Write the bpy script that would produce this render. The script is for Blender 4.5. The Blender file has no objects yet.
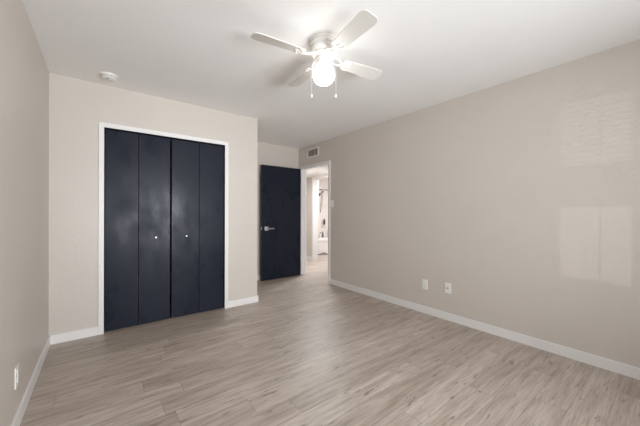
import bpy, bmesh, math, random
from mathutils import Vector, Matrix
R = math.radians
S = bpy.context.scene
col = S.collection
PI = math.pi

# ------------------------------------------------------------------ camera
cam_d = bpy.data.cameras.new('camera')
cam = bpy.data.objects.new('camera', cam_d)
col.objects.link(cam)
cam_d.sensor_width = 36
cam_d.lens = 36 * 282.05 / 640
cam_d.clip_start = 0.02
cam.matrix_world = (Matrix.Translation((0, 0, 1.188)) @ Matrix.Rotation(R(-37.854), 4, 'Z')
                    @ Matrix.Rotation(R(90), 4, 'X') @ Matrix.Rotation(0.0022, 4, 'Z'))
S.camera = cam

# ------------------------------------------------------------------ world, sun, lamps, exposure
w = bpy.data.worlds.new('sky')
S.world = w
w.use_nodes = True
w.node_tree.nodes['Background'].inputs[0].default_value = (0.80, 0.90, 1.0, 1)
w.node_tree.nodes['Background'].inputs[1].default_value = 1.0

BACK, HALL, BATH, BULB = 55, 30, 27, 10.5

def light(name, kind, loc, direction, energy, color, **kw):
    d = bpy.data.lights.new(name, kind)
    d.energy = energy
    d.color = color
    for k, v in kw.items():
        setattr(d, k, v)
    o = bpy.data.objects.new(name, d)
    col.objects.link(o)
    o.location = loc
    o.rotation_euler = Vector(direction).to_track_quat('-Z', 'Y').to_euler()
    return o

light('low_sun', 'SUN', (-4, 0.4, 1.6), (1, 0.0, 0.0), 0.17, (1, 0.95, 0.88), angle=R(0.15))
light('unseen_window_fill', 'AREA', (1.2, -1.65, 1.15), (-0.03, 1, 0.13), BACK, (0.915, 0.968, 1.0), spread=R(108), shape='RECTANGLE', size=1.5, size_y=1.25)  # area fill in the unseen back window, aimed and narrowed to even the light
light('hall_lamp', 'AREA', (3.67, 4.75, 2.07), (0, 0, -1), HALL, (0.89, 0.95, 1.0), shape='DISK', size=0.3)
light('bathroom_lamp', 'AREA', (5.3, 5.6, 2.4), (0, 0, -1), BATH, (0.93, 0.97, 1.0), shape='DISK', size=0.4)
S.cycles.max_bounces = 24
S.cycles.diffuse_bounces = 16
S.view_settings.view_transform = 'Standard'
S.view_settings.look = 'None'
S.view_settings.gamma = 1
S.view_settings.use_curve_mapping = False
S.view_settings.exposure = 0.2

# ------------------------------------------------------------------ materials
def lin(r, g, b):
    f = lambda c: (c / 255 / 12.92) if c / 255 <= 0.04045 else ((c / 255 + 0.055) / 1.055) ** 2.4
    return (f(r), f(g), f(b), 1)

class N:
    def __init__(s, name):
        s.m = bpy.data.materials.new(name)
        s.m.use_nodes = True
        s.t = s.m.node_tree
        s.b = s.t.nodes['Principled BSDF']
    def node(s, kind, **kw):
        n = s.t.nodes.new(kind)
        for k, v in kw.items():
            setattr(n, k, v)
        return n
    def link(s, a, b):
        s.t.links.new(a, b)
    def val(s, sock, v):
        if isinstance(v, (int, float)):
            sock.default_value = v
        else:
            s.link(v, sock)
    def math(s, op, a, b=0.0):
        n = s.node('ShaderNodeMath', operation=op)
        s.val(n.inputs[0], a)
        s.val(n.inputs[1], b)
        return n.outputs[0]
    def pos(s):
        return s.node('ShaderNodeNewGeometry').outputs['Position']
    def mapped(s, vec, scale):
        n = s.node('ShaderNodeMapping')
        n.inputs['Scale'].default_value = scale
        s.link(vec, n.inputs['Vector'])
        return n.outputs[0]
    def noise(s, vec, scale, detail=3, rough=0.55):
        n = s.node('ShaderNodeTexNoise')
        n.inputs['Scale'].default_value = scale
        n.inputs['Detail'].default_value = detail
        n.inputs['Roughness'].default_value = rough
        s.link(vec, n.inputs['Vector'])
        return n.outputs['Fac']
    def ramp(s, fac, stops):
        n = s.node('ShaderNodeValToRGB')
        e = n.color_ramp.elements
        while len(e) < len(stops):
            e.new(0.5)
        for i, (p, c) in enumerate(stops):
            e[i].position = p
            e[i].color = c
        s.link(fac, n.inputs[0])
        return n.outputs[0]
    def mix(s, fac, a, b, blend='MIX'):
        n = s.node('ShaderNodeMix', data_type='RGBA', blend_type=blend)
        s.val(n.inputs[0], fac)
        for sock, v in ((n.inputs[6], a), (n.inputs[7], b)):
            if isinstance(v, tuple):
                sock.default_value = v
            else:
                s.link(v, sock)
        return n.outputs[2]
    def bump(s, h, strength, dist=0.01):
        n = s.node('ShaderNodeBump')
        n.inputs['Strength'].default_value = strength
        n.inputs['Distance'].default_value = dist
        s.link(h, n.inputs['Height'])
        s.link(n.outputs[0], s.b.inputs['Normal'])

def paint(name, c, rough=0.5, tex=0.0, scale=60, var=0.03, spec=0.5):
    n = N(name)
    p = n.pos()
    f = n.noise(p, 2.2, 3)
    d = tuple(x * (1 - var) for x in c[:3]) + (1,)
    u = tuple(min(1, x * (1 + var)) for x in c[:3]) + (1,)
    n.link(n.ramp(f, [(0.3, d), (0.7, u)]), n.b.inputs['Base Color'])
    n.b.inputs['Roughness'].default_value = rough
    n.b.inputs['Specular IOR Level'].default_value = spec
    if tex:
        n.bump(n.noise(p, scale, 4), tex, 0.004)
    return n.m

def metal(name, c, rough):
    n = N(name)
    n.b.inputs['Metallic'].default_value = 1
    f = n.noise(n.pos(), 40, 2)
    n.link(n.ramp(f, [(0.3, tuple(x * 0.92 for x in c[:3]) + (1,)), (0.7, c)]), n.b.inputs['Base Color'])
    n.b.inputs['Roughness'].default_value = rough
    return n.m

M = {}
M['wall'] = paint('greige_wall_paint', lin(207, 199, 191), 0.42, 0.35, 38, 0.012, 0.4)
M['ceiling'] = paint('ceiling_paint', lin(243, 242, 241), 0.75, 0.25, 55, 0.01, 0.25)
M['trim'] = paint('white_trim_paint', lin(232, 230, 229), 0.38, 0, 30, 0.01)
M['white'] = paint('white_plastic', lin(236, 235, 232), 0.35, 0, 30, 0.01)
M['slot'] = paint('dark_slot', lin(52, 48, 45), 0.6)
M['fanwhite'] = paint('white_fan_enamel', lin(234, 231, 226), 0.4, 0, 30, 0.01)
M['blade'] = paint('white_fan_blade', lin(222, 219, 214), 0.45, 0, 30, 0.015)
M['chrome'] = metal('satin_chrome', (0.72, 0.73, 0.76, 1), 0.3)
M['nickel'] = metal('brushed_nickel', (0.42, 0.42, 0.43, 1), 0.38)
M['grey'] = paint('grey_vent_metal', lin(172, 165, 157), 0.5)
M['ventback'] = paint('vent_backing_shade', lin(132, 125, 117), 0.7)  # darker vent grey: duct shade put into the colour of a flat backing
M['bathwall'] = paint('bathroom_white_tile', lin(236, 230, 226), 0.3)
M['tub'] = paint('tub_enamel', lin(240, 237, 235), 0.15)
M['darkplastic'] = paint('dark_bottle_plastic', lin(70, 62, 60), 0.3)
M['greyplastic'] = paint('grey_bottle_plastic', lin(130, 124, 120), 0.3)
M['bronze'] = metal('dark_brushed_metal', (0.16, 0.15, 0.15, 1), 0.35)
M['mat'] = paint('grey_cloth', lin(120, 108, 106), 0.9)
M['dark'] = paint('closet_gap_shade', lin(40, 38, 38), 0.8)  # shade in the gaps round the closet doors, put into the colour

def navy_paint():
    n = N('navy_door_paint')
    p = n.pos()
    big = n.noise(n.mapped(p, (1.6, 1.6, 0.8)), 2.6, 4, 0.6)
    n.link(n.ramp(big, [(0.3, (0.0110, 0.0138, 0.0255, 1)), (0.7, (0.0135, 0.0162, 0.0285, 1))]), n.b.inputs['Base Color'])
    n.link(n.ramp(big, [(0.35, (0.25,) * 3 + (1,)), (0.65, (0.46,) * 3 + (1,))]), n.b.inputs['Roughness'])
    n.b.inputs['Specular IOR Level'].default_value = 0.16
    n.bump(n.noise(n.mapped(p, (30, 30, 4)), 3.0, 3), 0.06, 0.003)
    return n.m
M['navy'] = navy_paint()

def plank_floor():
    n = N('greige_wood_plank_floor')
    W, L = 0.16, 1.22
    sep = n.node('ShaderNodeSeparateXYZ')
    n.link(n.pos(), sep.inputs[0])
    x, y = sep.outputs[0], sep.outputs[1]
    v = n.math('DIVIDE', n.math('ADD', y, 10 * W - 0.265 + W * 2), W)
    row = n.math('FLOOR', v)
    fv = n.math('FRACT', v)
    wn = n.node('ShaderNodeTexWhiteNoise', noise_dimensions='1D')
    n.link(row, wn.inputs['W'])
    u = n.math('ADD', n.math('DIVIDE', n.math('ADD', x, 20.0), L), wn.outputs['Value'])
    cl = n.math('FLOOR', u)
    fu = n.math('FRACT', u)
    comb = n.node('ShaderNodeCombineXYZ')
    n.link(row, comb.inputs[0])
    n.link(cl, comb.inputs[1])
    w2 = n.node('ShaderNodeTexWhiteNoise', noise_dimensions='2D')
    n.link(comb.outputs[0], w2.inputs['Vector'])
    rnd = w2.outputs['Value']
    # grain, shifted per plank
    sc = n.node('ShaderNodeVectorMath', operation='SCALE')
    n.link(w2.outputs['Color'], sc.inputs[0])
    sc.inputs['Scale'].default_value = 37
    add = n.node('ShaderNodeVectorMath', operation='ADD')
    n.link(n.pos(), add.inputs[0])
    n.link(sc.outputs[0], add.inputs[1])
    pv = add.outputs[0]
    g1 = n.noise(n.mapped(pv, (1.6, 16, 1)), 1.6, 5, 0.6)
    g2 = n.noise(n.mapped(pv, (3.0, 70, 1)), 2.0, 4, 0.6)
    knot = n.noise(n.mapped(pv, (4.0, 18, 1)), 1.6, 5, 0.65)
    base = n.ramp(rnd, [(0.0, lin(186, 173, 162)), (0.5, lin(194, 181, 171)), (1.0, lin(202, 190, 180))])
    c = n.mix(n.ramp(g1, [(0.34, (0, 0, 0, 1)), (0.64, (1, 1, 1, 1))]), n.mix(1.0, base, lin(216, 211, 206), 'MULTIPLY'), base)
    c = n.mix(n.ramp(g2, [(0.32, (0.5,) * 3 + (1,)), (0.50, (0, 0, 0, 1))]), c, lin(138, 122, 109))
    c = n.mix(n.ramp(knot, [(0.60, (0, 0, 0, 1)), (0.70, (0.8,) * 3 + (1,))]), c, lin(112, 95, 83))
    # seams between planks
    dv = n.math('MINIMUM', fv, n.math('SUBTRACT', 1.0, fv))
    du = n.math('MINIMUM', fu, n.math('SUBTRACT', 1.0, fu))
    sv = n.math('MULTIPLY', n.math('LESS_THAN', n.math('MULTIPLY', dv, W), 0.0016), 0.45)
    su = n.math('MULTIPLY', n.math('LESS_THAN', n.math('MULTIPLY', du, L), 0.0016), 0.45)
    c = n.mix(n.math('MAXIMUM', sv, su), c, lin(112, 99, 90))
    n.link(c, n.b.inputs['Base Color'])
    n.link(n.ramp(g1, [(0.3, (0.36,) * 3 + (1,)), (0.7, (0.46,) * 3 + (1,))]), n.b.inputs['Roughness'])
    n.b.inputs['Specular IOR Level'].default_value = 0.45
    n.bump(g2, 0.12, 0.002)
    return n.m
M['floor'] = plank_floor()

def glow(name, c, strength):
    n = N(name)
    lw = n.node('ShaderNodeLayerWeight')
    n.link(n.ramp(lw.outputs['Facing'], [(0.0, c), (1.0, tuple(x * 0.93 for x in c[:3]) + (1,))]), n.b.inputs['Emission Color'])
    n.b.inputs['Emission Strength'].default_value = strength
    n.b.inputs['Base Color'].default_value = (0.9, 0.9, 0.88, 1)
    n.b.inputs['Roughness'].default_value = 0.3
    return n.m
M['bulb'] = glow('lit_opal_glass', (1, 0.965, 0.925, 1), BULB)

def glass():
    n = N('window_glass')
    n.b.inputs['Transmission Weight'].default_value = 1
    n.b.inputs['Roughness'].default_value = 0.0
    n.b.inputs['IOR'].default_value = 1.01
    n.b.inputs['Base Color'].default_value = (0.97, 0.98, 0.98, 1)
    return n.m
M['glass'] = glass()

# ------------------------------------------------------------------ mesh helpers
def box(bm, x0, x1, y0, y1, z0, z1):
    r = bmesh.ops.create_cube(bm, size=1)
    for v in r['verts']:
        v.co = Vector(((x0 + x1) / 2 + v.co.x * (x1 - x0), (y0 + y1) / 2 + v.co.y * (y1 - y0), (z0 + z1) / 2 + v.co.z * (z1 - z0)))
    return r['verts']

def bevel_all(bm, w, seg=2):
    bmesh.ops.bevel(bm, geom=[e for e in bm.edges if len(e.link_faces) == 2 and e.calc_face_angle(0) > 0.6],
                    offset=w, segments=seg, affect='EDGES', profile=0.7, clamp_overlap=True)

def lathe(bm, prof, n=40, mtx=None, cap=True):
    rings = []
    for r, z in prof:
        if r < 1e-6:
            rings.append([bm.verts.new((0, 0, z))])
        else:
            rings.append([bm.verts.new((r * math.cos(2 * PI * i / n), r * math.sin(2 * PI * i / n), z)) for i in range(n)])
    for a, b in zip(rings, rings[1:]):
        for i in range(n):
            j = (i + 1) % n
            if len(a) == 1 and len(b) == 1:
                continue
            if len(a) == 1:
                bm.faces.new((a[0], b[i], b[j]))
            elif len(b) == 1:
                bm.faces.new((a[i], a[j], b[0]))
            else:
                bm.faces.new((a[i], a[j], b[j], b[i]))
    if cap:
        for rg in (rings[0], rings[-1]):
            if len(rg) > 2:
                bm.faces.new(rg)
    vs = [v for rg in rings for v in rg]
    if mtx is not None:
        bmesh.ops.transform(bm, matrix=mtx, verts=vs)
    bmesh.ops.recalc_face_normals(bm, faces=bm.faces[:])
    return vs

def tube(bm, pts, r, n=10, flat=1.0):
    pts = [Vector(p) for p in pts]
    rings = []
    up = Vector((0, 0, 1))
    for i, p in enumerate(pts):
        t = (pts[min(i + 1, len(pts) - 1)] - pts[max(i - 1, 0)]).normalized()
        a = t.cross(up)
        if a.length < 1e-3:
            a = t.cross(Vector((1, 0, 0)))
        a.normalize()
        b = t.cross(a).normalized()
        rings.append([bm.verts.new(p + a * (r * math.cos(2 * PI * k / n)) + b * (r * flat * math.sin(2 * PI * k / n))) for k in range(n)])
    for q, s in zip(rings, rings[1:]):
        for k in range(n):
            bm.faces.new((q[k], q[(k + 1) % n], s[(k + 1) % n], s[k]))
    bm.faces.new(rings[0])
    bm.faces.new(rings[-1])
    bmesh.ops.recalc_face_normals(bm, faces=bm.faces[:])

def prism(bm, outline, z0, z1):
    lo = [bm.verts.new((x, y, z0)) for x, y in outline]
    hi = [bm.verts.new((x, y, z1)) for x, y in outline]
    bm.faces.new(lo[::-1])
    bm.faces.new(hi)
    n = len(lo)
    for i in range(n):
        bm.faces.new((lo[i], lo[(i + 1) % n], hi[(i + 1) % n], hi[i]))
    bmesh.ops.recalc_face_normals(bm, faces=bm.faces[:])

def obj(name, bm, mat, parent=None, smooth=False):
    me = bpy.data.meshes.new(name)
    bm.to_mesh(me)
    bm.free()
    me.materials.append(mat)
    if smooth:
        for p in me.polygons:
            p.use_smooth = True
        me.set_sharp_from_angle(angle=R(40))
    o = bpy.data.objects.new(name, me)
    col.objects.link(o)
    if parent:
        o.parent = parent
    return o

def tag(o, label, cat, group=None, kind=None):
    o['label'] = label
    o['category'] = cat
    if group:
        o['group'] = group
    if kind:
        o['kind'] = kind
    return o

def empty(name, loc, rz=0.0):
    o = bpy.data.objects.new(name, None)
    col.objects.link(o)
    o.location = loc
    o.rotation_euler = (0, 0, rz)
    o.empty_display_size = 0.05
    return o

def boxes(name, lst, mat, label=None, cat=None, parent=None, bev=0.0):
    bm = bmesh.new()
    for b in lst:
        box(bm, *b)
    if bev:
        bevel_all(bm, bev)
    o = obj(name, bm, mat, parent)
    if label:
        tag(o, label, cat, kind='structure')
    return o

# ------------------------------------------------------------------ room shell
H = 2.44
XL, XR, YC, XO, YA, YB = -0.367, 3.049, 3.489, 1.651, 4.608, -1.60
T = 0.116
boxes('floor', [(XL - T, 6.6, YB - T, 7.4, -0.12, 0.0)], M['floor'], 'greige wood plank floor running through the bedroom into the hall', 'floor')
boxes('ceiling', [(XL - T, XR + T, YB - T, YA + T, H, H + 0.1)], M['ceiling'], 'white textured bedroom ceiling', 'ceiling')

WY0, WY1, WZ0, WZ1 = 0.20, 0.66, 0.62, 2.12         # left windows, beside the camera
boxes('wall_left', [(XL - T, XL, YB - T, WY0, 0, H), (XL - T, XL, WY1, YA + T, 0, H), (XL - T, XL, WY0, WY1, 0, WZ0), (XL - T, XL, WY0, WY1, WZ1, H)],
      M['wall'], 'greige textured left wall with a low outlet', 'wall')
BX0, BX1, BZ0, BZ1 = 0.4, 2.0, 0.5, 1.8              # unseen back window, placed and sized for the light
boxes('wall_back', [(XL, BX0, YB - T, YB, 0, H), (BX1, XR + T, YB - T, YB, 0, H), (BX0, BX1, YB - T, YB, 0, BZ0), (BX0, BX1, YB - T, YB, BZ1, H)],
      M['wall'], 'greige back wall with the wide unseen window', 'wall')
CX0, CX1, CZ = 0.022, 1.216, 2.026                    # closet opening
boxes('wall_front', [(XL, CX0, YC, YC + T, 0, H), (CX1, XO, YC, YC + T, 0, H), (CX0, CX1, YC, YC + T, CZ, H)],
      M['wall'], 'greige wall around the closet doors', 'wall')
boxes('wall_closet', [(XO - T, XO, YC + T, YA, 0, H)], M['wall'], 'greige closet side wall facing the entry nook', 'wall')
boxes('wall_alcove', [(XL, XR, YA, YA + T, 0, H)], M['wall'], 'short greige wall behind the open navy door', 'wall')
DY0, DY1, DZ = 3.683, 4.502, 2.032                    # doorway in right wall
boxes('wall_right', [(XR, XR + T, YB, DY0, 0, H), (XR, XR + T, DY1, YA + T, 0, H), (XR, XR + T, DY0, DY1, DZ, H)],
      M['wall'], 'long greige right wall with vent, switch and outlets', 'wall')

# hall beyond the doorway
HX, HZ = 4.17, 2.09
BY0, BY1 = 4.86, 5.62                                 # bathroom doorway
boxes('wall_hall', [(HX, HX + T, 3.0, BY0, 0, H), (HX, HX + T, BY1, 6.3, 0, H), (HX, HX + T, BY0, BY1, 2.03, H)],
      M['wall'], 'greige hall wall seen through the doorway', 'wall')
boxes('wall_hall_end', [(XR + T, HX + T, 6.3, 6.4, 0, H), (XR + T, HX + T, 2.9, 3.0, 0, H), (XR, XR + T, YA + T, 6.4, 0, H)], M['wall'], 'end walls closing the hall', 'wall')
boxes('ceiling_hall', [(XR + T, HX, 3.0, 6.3, HZ, HZ + 0.08)], M['ceiling'], 'lowered white hall ceiling above the doorway', 'ceiling')
# bathroom
SX = 4.965
boxes('wall_bathroom', [(HX + T, 6.5, 7.2, 7.3, 0, H), (6.4, 6.5, 4.3, 7.2, 0, H), (HX + T, 6.5, 4.2, 4.3, 0, H), (HX, HX + T, 6.4, 7.3, 0, H)], M['bathwall'],
      'bright white bathroom walls beyond the hall', 'wall')
boxes('wall_bathroom_tub_end', [(SX - 0.1, SX, 6.45, 7.2, 0, H)], M['bathwall'], 'white bathroom wall at the shower end of the tub', 'wall')
boxes('ceiling_bathroom', [(HX + T, 6.5, 4.2, 7.3, H, H + 0.08)], M['ceiling'], 'white bathroom ceiling', 'ceiling')

# baseboards
BH, BT = 0.083, 0.013
def baseboard(name, lst, label):
    boxes(name, lst, M['trim'], label, 'baseboard', bev=0.003)
CO0, CO1 = -0.018, 1.256
baseboard('baseboard_left', [(XL, XL + BT, YB, YC - BT, 0, BH)], 'white baseboard along the left wall')
baseboard('baseboard_front', [(XL, CO0, YC - BT, YC, 0, BH)], 'short white baseboard left of the closet')
baseboard('baseboard_front_corner', [(CO1, XO + BT, YC - BT, YC, 0, BH)], 'short white baseboard right of the closet at the outside corner')
baseboard('baseboard_closet', [(XO, XO + BT, YC, YA - BT, 0, BH)], 'white baseboard on the closet side wall')
baseboard('baseboard_alcove', [(XO, XR, YA - BT, YA, 0, BH)], 'white baseboard behind the open navy door')
baseboard('baseboard_right', [(XR - BT, XR, YB, DY0 - 0.043, 0, BH)], 'long white baseboard along the right wall')
baseboard('baseboard_back', [(XL + BT, XR - BT, YB, YB + BT, 0, BH)], 'white baseboard under the back window')
baseboard('baseboard_hall', [(HX - BT, HX, BY1 + 0.06, 6.3, 0, BH + 0.012)], 'white baseboard in the hall beyond the doorway')

# casings
def casing(name, lst, label):
    boxes(name, lst, M['trim'], label, 'door trim', bev=0.003)
cw, ct = 0.043, 0.015
casing('trim_1', [(CO0, CX0 + 0.003, YC - ct, YC, 0, CZ + cw), (CX1 - 0.003, CO1, YC - ct, YC, 0, CZ + cw), (CX0 + 0.003, CX1 - 0.003, YC - ct, YC, CZ - 0.001, CZ + cw)],
       'white casing framing the navy closet doors')
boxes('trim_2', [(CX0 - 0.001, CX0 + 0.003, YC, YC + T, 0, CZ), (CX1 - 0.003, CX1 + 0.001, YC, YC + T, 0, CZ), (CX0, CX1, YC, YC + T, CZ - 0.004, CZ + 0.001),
                 (CX0 + 0.003, CX1 - 0.003, YC + 0.07, YC + 0.09, CZ - 0.05, CZ - 0.004)], M['dark'], 'closet jamb and track around the bifold doors, coloured dark as gap shade', 'door trim')
casing('trim_3', [(XR - ct, XR, DY0 - cw, DY0, 0, DZ + cw), (XR - ct, XR, DY1, DY1 + cw, 0, DZ + cw), (XR - ct, XR, DY0, DY1, DZ, DZ + cw)],
       'white casing framing the doorway to the hall')
casing('trim_4', [(XR, XR + T, DY1 - 0.006, DY1, 0, DZ), (XR, XR + T, DY0, DY0 + 0.006, 0, DZ), (XR, XR + T, DY0, DY1, DZ - 0.006, DZ),
                  (XR + 0.05, XR + 0.085, DY1 - 0.018, DY1 - 0.006, 0, DZ - 0.006)],
       'white jamb lining the doorway to the hall')
casing('trim_5', [(HX - ct, HX, BY1, BY1 + 0.06, 0, HZ - 0.001), (HX - ct, HX, BY0 - 0.06, BY0, 0, HZ - 0.001), (HX - ct, HX, BY0, BY1, 2.03, HZ - 0.001),
                  (HX, HX + T, BY1 - 0.006, BY1, 0, 2.03), (HX, HX + T, BY0, BY0 + 0.006, 0, 2.03), (HX, HX + T, BY0, BY1, 2.024, 2.03)],
       'white casing and jamb of the bathroom doorway across the hall')

# unseen windows behind and beside the viewpoint: frame, panes, blind
def window_back():
    o = boxes('unseen_window_1', [(BX0, BX0 + 0.05, YB - 0.09, YB - 0.03, BZ0, BZ1), (BX1 - 0.05, BX1, YB - 0.09, YB - 0.03, BZ0, BZ1),
                           (BX0, BX1, YB - 0.09, YB - 0.03, BZ0, BZ0 + 0.05), (BX0, BX1, YB - 0.09, YB - 0.03, BZ1 - 0.05, BZ1),
                           (1.18, 1.22, YB - 0.09, YB - 0.03, BZ0, BZ1)], M['trim'], 'wide white framed unseen window behind the viewpoint, added for the light', 'window')
    boxes('window_sill', [(BX0 - 0.04, BX1 + 0.04, YB - 0.03, YB + 0.05, BZ0 - 0.03, BZ0)], M['trim'], parent=o, bev=0.004)
window_back()
def window_left():
    o = boxes('window_2', [(XL - 0.09, XL - 0.04, WY0, WY0 + 0.03, WZ0, WZ1), (XL - 0.09, XL - 0.04, WY1 - 0.03, WY1, WZ0, WZ1),
                           (XL - 0.09, XL - 0.04, WY0, WY1, WZ0, WZ0 + 0.04), (XL - 0.09, XL - 0.04, WY0, WY1, WZ1 - 0.03, WZ1),
                           (XL - 0.09, XL - 0.04, WY0, WY1, 1.24, 1.58), (XL - 0.08, XL - 0.05, 0.385, 0.40, WZ0, WZ1)], M['trim'],
              'narrow white window with a blind in the left wall', 'window')
    bm = bmesh.new()
    z = 1.56
    while z < 2.11:
        vs = box(bm, XL - 0.036, XL + 0.012, WY0 + 0.005, WY1 - 0.005, z - 0.0015, z + 0.0015)
        bmesh.ops.rotate(bm, verts=vs, cent=(XL - 0.012, 0, z), matrix=Matrix.Rotation(R(13), 3, 'Y'))
        z += 0.042
    obj('blind_slats', bm, M['white'], o)
window_left()
# ------------------------------------------------------------------ closet bifold doors
def bifold(idx, xs, label, knob_x):
    root = empty('door_%d' % idx, ((xs[0] + xs[2]) / 2, YC + 0.03, 0.012))
    tag(root, label, 'closet door', kind='structure')
    ox, oy, oz = root.location
    for a, b in ((xs[0], xs[1]), (xs[1], xs[2])):
        bm = bmesh.new()
        box(bm, a + 0.0022 - ox, b - 0.0022 - ox, -0.014, 0.016, 0, 2.0)
        bevel_all(bm, 0.002)
        obj('door_panel', bm, M['navy'], root)
    bm = bmesh.new()
    prof = [(0.0, 0.026), (0.008, 0.025), (0.0115, 0.021), (0.0108, 0.016), (0.006, 0.012), (0.005, 0.004), (0.010, 0.0), (0.0, 0.0)]
    lathe(bm, prof, 24, Matrix.Translation((knob_x - ox, -0.014, 0.92 - oz)) @ Matrix.Rotation(R(90), 4, 'X'), cap=False)
    k = obj('knob', bm, M['nickel'], root, True)
    k['label'] = 'small metal knob'
bifold(1, (0.030, 0.314, 0.611), 'left navy bifold closet door pair with a small metal knob', 0.471)
bifold(2, (0.624, 0.918, 1.209), 'right navy bifold closet door pair with a small metal knob', 0.776)

# ------------------------------------------------------------------ open entry door
def entry_door():
    x0, x1, y0, y1 = 2.197, 3.006, 4.465, 4.500
    root = empty('door_3', (x1, y1, 0.012))
    tag(root, 'navy entry door swung open beside the hall doorway', 'door', kind='structure')
    L = lambda x, y, z: (x - x1, y - y1, z - 0.012)
    bm = bmesh.new()
    box(bm, x0 - x1, 0, y0 - y1, 0, 0, 2.012)
    bevel_all(bm, 0.002)
    obj('door_leaf', bm, M['navy'], root)
    bm = bmesh.new()
    hx, hz = 2.283, 0.914
    a = L(hx, y0, hz)
    box(bm, a[0] - 0.034, a[0] + 0.034, a[1] - 0.009, a[1], a[2] - 0.034, a[2] + 0.034)
    bevel_all(bm, 0.004)
    h = obj('handle_plate', bm, M['chrome'], root)
    h['label'] = 'square chrome handle plate'
    bm = bmesh.new()
    tube(bm, [(a[0], a[1] - 0.009, a[2]), (a[0], a[1] - 0.048, a[2]), (a[0] + 0.006, a[1] - 0.055, a[2]), (a[0] + 0.02, a[1] - 0.057, a[2]), (a[0] + 0.128, a[1] - 0.055, a[2])], 0.0095, 12)
    obj('lever', bm, M['chrome'], h, True)
    bm = bmesh.new()
    lathe(bm, [(0.0, 0.004), (0.011, 0.004), (0.012, 0.0), (0.0, 0.0)], 20, Matrix.Translation((a[0], a[1] - 0.056, a[2])) @ Matrix.Rotation(R(90), 4, 'X'), cap=False)
    obj('key_button', bm, M['bronze'], h, True)
    bm = bmesh.new()
    box(bm, x0 - x1 - 0.0015, x0 - x1, -0.0295, -0.0055, a[2] - 0.028, a[2] + 0.028)
    box(bm, x0 - x1 - 0.010, x0 - x1 - 0.0015, -0.024, -0.011, a[2] - 0.008, a[2] + 0.008)
    obj('latch', bm, M['chrome'], root)
    for z in (0.2, 1.0, 1.8):
        bm = bmesh.new()
        lathe(bm, [(0.0, z - 0.045), (0.006, z - 0.045), (0.006, z + 0.045), (0.0, z + 0.045)], 14, Matrix.Translation((0.008, -0.043, 0)), cap=False)
        box(bm, -0.001, 0.006, -0.042, -0.012, z - 0.044, z + 0.044)
        obj('hinge', bm, M['chrome'], root, True)
entry_door()

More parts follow.
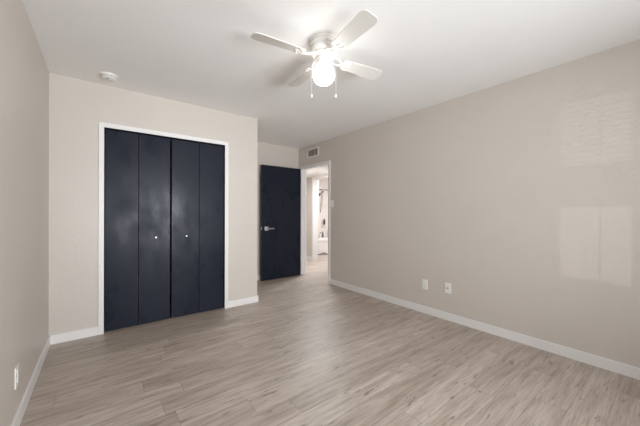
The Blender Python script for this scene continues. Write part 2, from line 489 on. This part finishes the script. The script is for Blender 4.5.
# ------------------------------------------------------------------ ceiling fan
def ceiling_fan():
    root = empty('ceiling_fan', (1.284, 1.610, H))
    tag(root, 'white four-blade flush ceiling fan with a lit globe and two pull chains', 'ceiling fan')
    bm = bmesh.new()
    lathe(bm, [(0.0, 0.0), (0.100, 0.0), (0.1045, -0.004), (0.1045, -0.014), (0.0945, -0.017), (0.0945, -0.027), (0.1025, -0.030), (0.1025, -0.044), (0.0935, -0.048),
               (0.0935, -0.056), (0.0985, -0.062), (0.0975, -0.080), (0.088, -0.092), (0.070, -0.097), (0.0, -0.097)], 56, cap=False)
    obj('motor_housing', bm, M['fanwhite'], root, True)
    bm = bmesh.new()
    lathe(bm, [(0.0, -0.096), (0.078, -0.096), (0.082, -0.102), (0.080, -0.110), (0.060, -0.114), (0.0, -0.114)], 48, cap=False)
    obj('flywheel', bm, M['fanwhite'], root, True)
    bm = bmesh.new()
    lathe(bm, [(0.0, -0.113), (0.050, -0.113), (0.054, -0.120), (0.054, -0.150), (0.050, -0.158), (0.056, -0.161), (0.056, -0.174), (0.0, -0.174)], 40, cap=False)
    sw = obj('switch_housing', bm, M['fanwhite'], root, True)
    for k in range(3):
        a = R(30 + 120 * k)
        bm = bmesh.new()
        lathe(bm, [(0.0, 0.0), (0.003, 0.0), (0.003, 0.008), (0.005, 0.008), (0.005, 0.012), (0.0, 0.012)], 12,
              Matrix.Translation((0.054 * math.cos(a), 0.054 * math.sin(a), -0.168)) @ Matrix.Rotation(a, 4, 'Z') @ Matrix.Rotation(R(90), 4, 'Y'), cap=False)
        obj('thumb_screw', bm, M['fanwhite'], sw, True)
    # globe: squat opal glass
    bm = bmesh.new()
    prof = [(0.050, -0.172)]
    for i in range(1, 21):
        t = i / 20 * PI
        p = 2.5
        c, s = math.cos(t), math.sin(t)
        rr = 0.079 * abs(s) ** (2 / p)
        zz = -0.243 + 0.071 * math.copysign(abs(c) ** (2 / p), c)
        if rr < 0.05 and c > 0:
            continue
        prof.append((rr if i < 20 else 0.0, zz))
    lathe(bm, prof, 48, cap=False)
    g = obj('globe', bm, M['bulb'], root, True)
    g['label'] = 'lit white opal glass globe'
    # blades and irons
    blade0 = iron0 = None
    for k, deg in enumerate((172.5, 262.5, 352.5, 82.5)):
        if k == 0:
            pts = []
            r0, r1, w0, w1 = 0.165, 0.532, 0.047, 0.062
            cr = 0.035
            pts.append((r0, -w0 + 0.012)); pts.append((r0 + 0.012, -w0))
            for j in range(9):
                t = -PI / 2 + j / 8 * PI / 2
                pts.append((r1 - 0.05 + 0.05 * math.cos(t), -w1 + cr + cr * math.sin(t)))
            for j in range(9):
                t = j / 8 * PI / 2
                pts.append((r1 - 0.05 + 0.05 * math.cos(t), w1 - cr + cr * math.sin(t)))
            pts.append((r0 + 0.012, w0)); pts.append((r0, w0 - 0.012))
            bm = bmesh.new()
            prism(bm, pts, -0.003, 0.003)
            b = obj('blade', bm, M['blade'], root)
            bm = bmesh.new()                                    # the open scroll iron that carries the blade
            for s in (-1, 1):
                tube(bm, [(0.066, 0.012 * s, 0.016), (0.085, 0.026 * s, 0.013), (0.108, 0.030 * s, 0.004), (0.130, 0.022 * s, -0.003), (0.148, 0.012 * s, -0.0065),
                          (0.170, 0.016 * s, -0.0065), (0.192, 0.034 * s, -0.0065), (0.206, 0.042 * s, -0.0065)], 0.0072, 8, 0.6)
                lathe(bm, [(0.0, -0.012), (0.008, -0.011), (0.010, -0.008), (0.010, -0.003), (0.0, -0.003)], 14, Matrix.Translation((0.206, 0.040 * s, 0)), cap=False)
            lathe(bm, [(0.0, -0.012), (0.012, -0.011), (0.014, -0.008), (0.014, -0.003), (0.0, -0.003)], 14, Matrix.Translation((0.176, 0, 0)), cap=False)
            tube(bm, [(0.150, 0, -0.0065), (0.225, 0, -0.0065)], 0.008, 8, 0.6)
            lathe(bm, [(0.0, -0.012), (0.008, -0.011), (0.010, -0.008), (0.010, -0.003), (0.0, -0.003)], 14, Matrix.Translation((0.222, 0, 0)), cap=False)
            tube(bm, [(0.064, -0.016, 0.016), (0.064, 0.016, 0.016)], 0.008, 8, 0.8)
            ir = obj('blade_iron', bm, M['fanwhite'], b, True)
            blade0, iron0 = b, ir
        else:
            b = blade0.copy(); col.objects.link(b); b.parent = root
            ir = iron0.copy(); col.objects.link(ir); ir.parent = b
        b.matrix_local = Matrix.Translation((0, 0, -0.122)) @ Matrix.Rotation(R(deg), 4, 'Z') @ Matrix.Rotation(R(FAN_TILT), 4, 'X')
    # pull chains, one either side of the globe
    ex, ey = math.cos(R(-37.85)), math.sin(R(-37.85))
    for s in (-1, 1):
        bm = bmesh.new()
        rr = [(0.052, -0.140), (0.066, -0.150), (0.080, -0.180), (0.087, -0.215), (0.0885, -0.25), (0.0885, -0.385)]
        tube(bm, [(ex * r * s, ey * r * s, z) for r, z in rr], 0.0006, 6)
        c = obj('pull_chain', bm, M['fanwhite'], root)
        bm = bmesh.new()
        lathe(bm, [(0.0, 0.0), (0.003, -0.002), (0.0055, -0.018), (0.005, -0.027), (0.0, -0.030)], 16, Matrix.Translation((ex * 0.0885 * s, ey * 0.0885 * s, -0.383)), cap=False)
        obj('pull_knob', bm, M['fanwhite'], c, True)
FAN_TILT = -12
ceiling_fan()

# ------------------------------------------------------------------ smoke detector
def smoke_detector():
    root = empty('smoke_detector', (0.058, 3.215, H))
    tag(root, 'round white smoke detector on the ceiling above the closet', 'smoke detector')
    bm = bmesh.new()
    lathe(bm, [(0.0, 0.0), (0.066, 0.0), (0.068, -0.004), (0.066, -0.010), (0.0, -0.010)], 48, cap=False)
    obj('base', bm, M['white'], root, True)
    bm = bmesh.new()
    lathe(bm, [(0.0, -0.010), (0.056, -0.010), (0.056, -0.014), (0.060, -0.016), (0.059, -0.026), (0.050, -0.034), (0.032, -0.038), (0.0, -0.038)], 48, cap=False)
    c = obj('cover', bm, M['white'], root, True)
    bm = bmesh.new()
    for k in range(18):
        a = 2 * PI * k / 18
        vs = box(bm, 0.0565, 0.0604, -0.006, 0.006, -0.0235, -0.0185)
        bmesh.ops.rotate(bm, verts=vs, cent=(0, 0, 0), matrix=Matrix.Rotation(a, 3, 'Z'))
    obj('vent_slots', bm, M['slot'], c)
    bm = bmesh.new()
    lathe(bm, [(0.0, -0.037), (0.010, -0.037), (0.010, -0.041), (0.0, -0.042)], 20, Matrix.Translation((-0.012, -0.018, 0)), cap=False)
    obj('test_button', bm, M['grey'], c, True)
smoke_detector()

# ------------------------------------------------------------------ air vent on right wall
def air_vent():
    y0, y1, z0, z1 = 3.962, 4.302, 2.205, 2.366
    root = empty('air_vent', (XR, (y0 + y1) / 2, (z0 + z1) / 2))
    tag(root, 'rectangular supply vent high on the right wall above the doorway', 'vent')
    hy, hz = (y1 - y0) / 2, (z1 - z0) / 2
    bm = bmesh.new()
    f = 0.022
    for b in ((-hy, hy, -hz, -hz + f), (-hy, hy, hz - f, hz), (-hy, -hy + f, -hz + f, hz - f), (hy - f, hy, -hz + f, hz - f)):
        box(bm, -0.010, 0, *b)
    bevel_all(bm, 0.003)
    obj('frame', bm, M['trim'], root)
    bm = bmesh.new()
    box(bm, -0.0015, 0, -hy + f, hy - f, -hz + f, hz - f)
    obj('backing', bm, M['ventback'], root)
    bm = bmesh.new()
    n = 6
    for k in range(n):
        z = -hz + f + (k + 0.5) * (2 * hz - 2 * f) / n
        vs = box(bm, -0.0105, -0.0015, -hy + f, hy - f, z - 0.0012, z + 0.0012)
        bmesh.ops.rotate(bm, verts=vs, cent=(-0.006, 0, z), matrix=Matrix.Rotation(R(40), 3, 'Y'))
    for y in (-0.055, 0.055):
        box(bm, -0.009, -0.0015, y - 0.002, y + 0.002, -hz + f, hz - f)
    obj('louvres', bm, M['grey'], root)
air_vent()

# ------------------------------------------------------------------ outlets and switch (built facing -X, then turned)
def plate(name, loc, rz, label, cat, kind, group=None):
    root = empty(name, loc, rz)
    tag(root, label, cat, group)
    bm = bmesh.new()
    box(bm, -0.006, 0, -0.035, 0.035, -0.0575, 0.0575)
    bevel_all(bm, 0.003)
    obj('cover_plate', bm, M['white'], root)
    if kind == 'duplex':
        for s in (-1, 1):
            bm = bmesh.new()
            lathe(bm, [(0.0, 0.0), (0.017, 0.0), (0.0168, 0.0022), (0.016, 0.003), (0.0, 0.003)], 28,
                  Matrix.Translation((-0.006, 0, 0.0197 * s)) @ Matrix.Rotation(R(-90), 4, 'Y'), cap=False)
            rc = obj('receptacle', bm, M['white'], root, True)
            bm = bmesh.new()
            for y, h in ((-0.0065, 0.008), (0.0065, 0.0065)):
                box(bm, -0.0093, -0.0088, y - 0.0011, y + 0.0011, 0.0197 * s - h / 2 + 0.003, 0.0197 * s + h / 2 + 0.003)
            box(bm, -0.0093, -0.0088, -0.002, 0.002, 0.0197 * s - 0.0085, 0.0197 * s - 0.0045)
            obj('slots', bm, M['slot'], rc)
        sc = [0.0]
    elif kind == 'coax':
        bm = bmesh.new()
        lathe(bm, [(0.0, 0.0), (0.0065, 0.0), (0.0065, 0.004), (0.0047, 0.004), (0.0047, 0.011), (0.0, 0.011)], 18,
              Matrix.Translation((-0.006, 0, 0)) @ Matrix.Rotation(R(-90), 4, 'Y'), cap=False)
        obj('jack', bm, M['bronze'], root, True)['label'] = 'dark round jack'
        sc = [-0.042, 0.042]
    else:
        bm = bmesh.new()
        box(bm, -0.0075, -0.006, -0.0055, 0.0055, -0.0125, 0.0125)
        obj('toggle_collar', bm, M['white'], root)
        bm = bmesh.new()
        vs = box(bm, -0.020, -0.005, -0.0035, 0.0035, -0.004, 0.004)
        bmesh.ops.rotate(bm, verts=vs, cent=(-0.006, 0, 0), matrix=Matrix.Rotation(R(28), 3, 'Y'))
        bevel_all(bm, 0.0015)
        obj('toggle', bm, M['white'], root)
        sc = [-0.03, 0.03]
    for z in sc:
        bm = bmesh.new()
        lathe(bm, [(0.0, 0.0), (0.003, 0.0), (0.0028, 0.001), (0.0, 0.0014)], 14, Matrix.Translation((-0.006, 0, z)) @ Matrix.Rotation(R(-90), 4, 'Y'), cap=False)
        obj('screw', bm, M['white'], root, True)
    return root
plate('outlet', (XR, 1.882, 0.340), 0, 'white duplex outlet on the right wall, farther of two plates', 'outlet', 'duplex', 'wall outlets')
plate('cable_jack_plate', (XR, 1.600, 0.357), 0, 'white wall plate with one dark jack on the right wall', 'outlet', 'coax')
plate('outlet', (XL, 2.252, 0.285), PI, 'white outlet low on the left wall above the baseboard', 'outlet', 'duplex', 'wall outlets')
plate('light_switch', (XR, 3.598, 1.345), 0, 'white light switch on the right wall beside the doorway', 'light switch', 'switch')

# ------------------------------------------------------------------ bathroom glimpse
def bathtub():
    root = empty('bathtub', (SX, 6.45, 0))
    tag(root, 'white bathtub seen through the bathroom doorway', 'bathtub')
    L, D, Hh = 1.43, 0.745, 0.40
    bm = bmesh.new()
    box(bm, 0.004, L, 0, 0.02, 0, Hh - 0.03)
    bevel_all(bm, 0.004)
    obj('apron', bm, M['tub'], root)
    bm = bmesh.new()
    def rr(x0, x1, y0, y1, r, z):
        out = []
        for cx, cy, a in ((x1 - r, y1 - r, 0), (x0 + r, y1 - r, 90), (x0 + r, y0 + r, 180), (x1 - r, y0 + r, 270)):
            for j in range(7):
                t = R(a + 15 * j)
                out.append(bm.verts.new((cx + r * math.cos(t), cy + r * math.sin(t), z)))
        return out
    loops = [rr(0.004, L, -0.012, D, 0.01, Hh - 0.035), rr(0.004, L, -0.012, D, 0.012, Hh), rr(0.07, L - 0.07, 0.06, D - 0.13, 0.12, Hh),
             rr(0.08, L - 0.09, 0.07, D - 0.14, 0.12, Hh - 0.03), rr(0.14, L - 0.2, 0.12, D - 0.19, 0.12, 0.1), rr(0.2, L - 0.3, 0.18, D - 0.25, 0.1, 0.08)]
    for a, b in zip(loops, loops[1:]):
        for i in range(len(a)):
            j = (i + 1) % len(a)
            bm.faces.new((a[i], a[j], b[j], b[i]))
    bm.faces.new(loops[-1])
    bmesh.ops.recalc_face_normals(bm, faces=bm.faces[:])
    obj('basin', bm, M['tub'], root, True)
bathtub()
def shower_rod():
    root = empty('shower_rod', (SX, 6.47, 1.868))
    tag(root, 'thin dark shower curtain rod above the bathtub', 'curtain rod')
    bm = bmesh.new()
    tube(bm, [(0.002, 0, 0), (1.433, 0, 0)], 0.0125, 14)
    obj('rod', bm, M['bronze'], root, True)
    for x, s in ((0.0, 1), (1.435, -1)):
        bm = bmesh.new()
        lathe(bm, [(0.0, 0.0), (0.03, 0.0), (0.028, 0.008), (0.018, 0.02), (0.0, 0.02)], 20, Matrix.Translation((x, 0, 0)) @ Matrix.Rotation(R(90 * s), 4, 'Y'), cap=False)
        obj('flange', bm, M['bronze'], root, True)
shower_rod()
def shower_head():
    root = empty('handheld_shower', (SX, 6.8, 1.92))
    tag(root, 'dark handheld shower head with a hanging hose above the tub', 'shower')
    bm = bmesh.new()
    tube(bm, [(0.0, 0, 0), (0.15, 0, 0.02), (0.30, 0, -0.01), (0.40, 0, -0.075)], 0.011, 10)
    obj('shower_arm', bm, M['chrome'], root, True)
    bm = bmesh.new()
    d = Vector((-0.72, -0.1, -0.45)).normalized()
    q = d.to_track_quat('Z', 'Y').to_matrix().to_4x4()
    lathe(bm, [(0.0, -0.03), (0.030, -0.03), (0.032, -0.01), (0.018, 0.02), (0.014, 0.12), (0.02, 0.135), (0.046, 0.15), (0.05, 0.165), (0.046, 0.175), (0.0, 0.175)], 24, Matrix.Translation((0.415, 0, -0.085)) @ q, cap=False)
    obj('spray_head', bm, M['bronze'], root, True)
    bm = bmesh.new()
    tube(bm, [(0.42, 0, -0.10), (0.415, 0.0, -0.25), (0.40, 0.02, -0.45), (0.375, 0.03, -0.62), (0.36, 0.03, -0.72), (0.345, 0.03, -0.66), (0.35, 0.02, -0.5), (0.375, 0, -0.2), (0.39, 0, -0.08)], 0.0085, 8)
    obj('hose', bm, M['greyplastic'], root, True)
shower_head()
def soap_shelf():
    bm = bmesh.new()
    box(bm, 5.62, 5.80, 7.09, 7.2, 0.795, 0.81)
    bevel_all(bm, 0.003)
    box(bm, 5.63, 5.65, 7.17, 7.2, 0.75, 0.796)
    box(bm, 5.77, 5.79, 7.17, 7.2, 0.75, 0.796)
    tag(obj('soap_shelf', bm, M['bathwall']), 'small white shelf on the bathroom wall over the tub', 'shelf')
soap_shelf()
def bottle(loc, r, h, mat, capmat, label, pump=False):
    root = empty('bottle', loc)
    tag(root, label, 'bottle', 'bottles around the bathtub')
    bm = bmesh.new()
    lathe(bm, [(0.0, 0.0), (r * 0.92, 0.0), (r, 0.006), (r, h * 0.7), (r * 0.8, h * 0.78), (r * 0.42, h * 0.82), (r * 0.42, h * 0.86), (0.0, h * 0.86)], 24, cap=False)
    obj('bottle_body', bm, mat, root, True)
    bm = bmesh.new()
    lathe(bm, [(0.0, h * 0.86), (r * 0.5, h * 0.86), (r * 0.5, h), (0.0, h)], 18, cap=False)
    if pump:
        tube(bm, [(0, 0, h * 0.98), (-r * 1.3, 0, h * 0.97)], 0.006, 8)
    obj('bottle_cap', bm, capmat, root, True)
bottle((5.725, 7.14, 0.81), 0.033, 0.19, M['darkplastic'], M['darkplastic'], 'dark bottle standing on the soap shelf over the tub', True)
bottle((5.565, 7.135, 0.40), 0.036, 0.17, M['bathwall'], M['darkplastic'], 'white bottle with dark cap on the tub rim below the shelf, left of the pair')
bottle((5.655, 7.135, 0.40), 0.036, 0.19, M['greyplastic'], M['darkplastic'], 'grey bottle on the tub rim below the shelf, right of the pair')
bottle((5.93, 7.14, 0.40), 0.035, 0.28, M['greyplastic'], M['darkplastic'], 'tall grey bottle on the tub rim nearest the doorway casing')
def bath_mat():
    bm = bmesh.new()
    random.seed(4)
    nx, ny = 14, 10
    g = [[None] * ny for _ in range(nx)]
    for i in range(nx):
        for j in range(ny):
            u, v = i / (nx - 1), j / (ny - 1)
            z = 0.012 + 0.04 * math.exp(-((u - 0.5) ** 2 * 9 + (v - 0.5) ** 2 * 7)) * (1 + 0.4 * math.sin(9 * u + 4 * v))
            if i in (0, nx - 1) or j in (0, ny - 1):
                z = 0.002
            g[i][j] = bm.verts.new((4.87 + 0.32 * u, 6.22 + 0.18 * v + 0.015 * math.sin(7 * u), z))
    for i in range(nx - 1):
        for j in range(ny - 1):
            bm.faces.new((g[i][j], g[i + 1][j], g[i + 1][j + 1], g[i][j + 1]))
    r = bmesh.ops.extrude_face_region(bm, geom=bm.faces[:])
    for v in [e for e in r['geom'] if isinstance(e, bmesh.types.BMVert)]:
        v.co.z = max(0.0, v.co.z - 0.008) if v.co.z > 0.003 else 0.0
    bmesh.ops.recalc_face_normals(bm, faces=bm.faces[:])
    tag(obj('folded_cloth', bm, M['mat'], None, True), 'small grey folded cloth on the bathroom floor before the tub', 'cloth')
bath_mat()
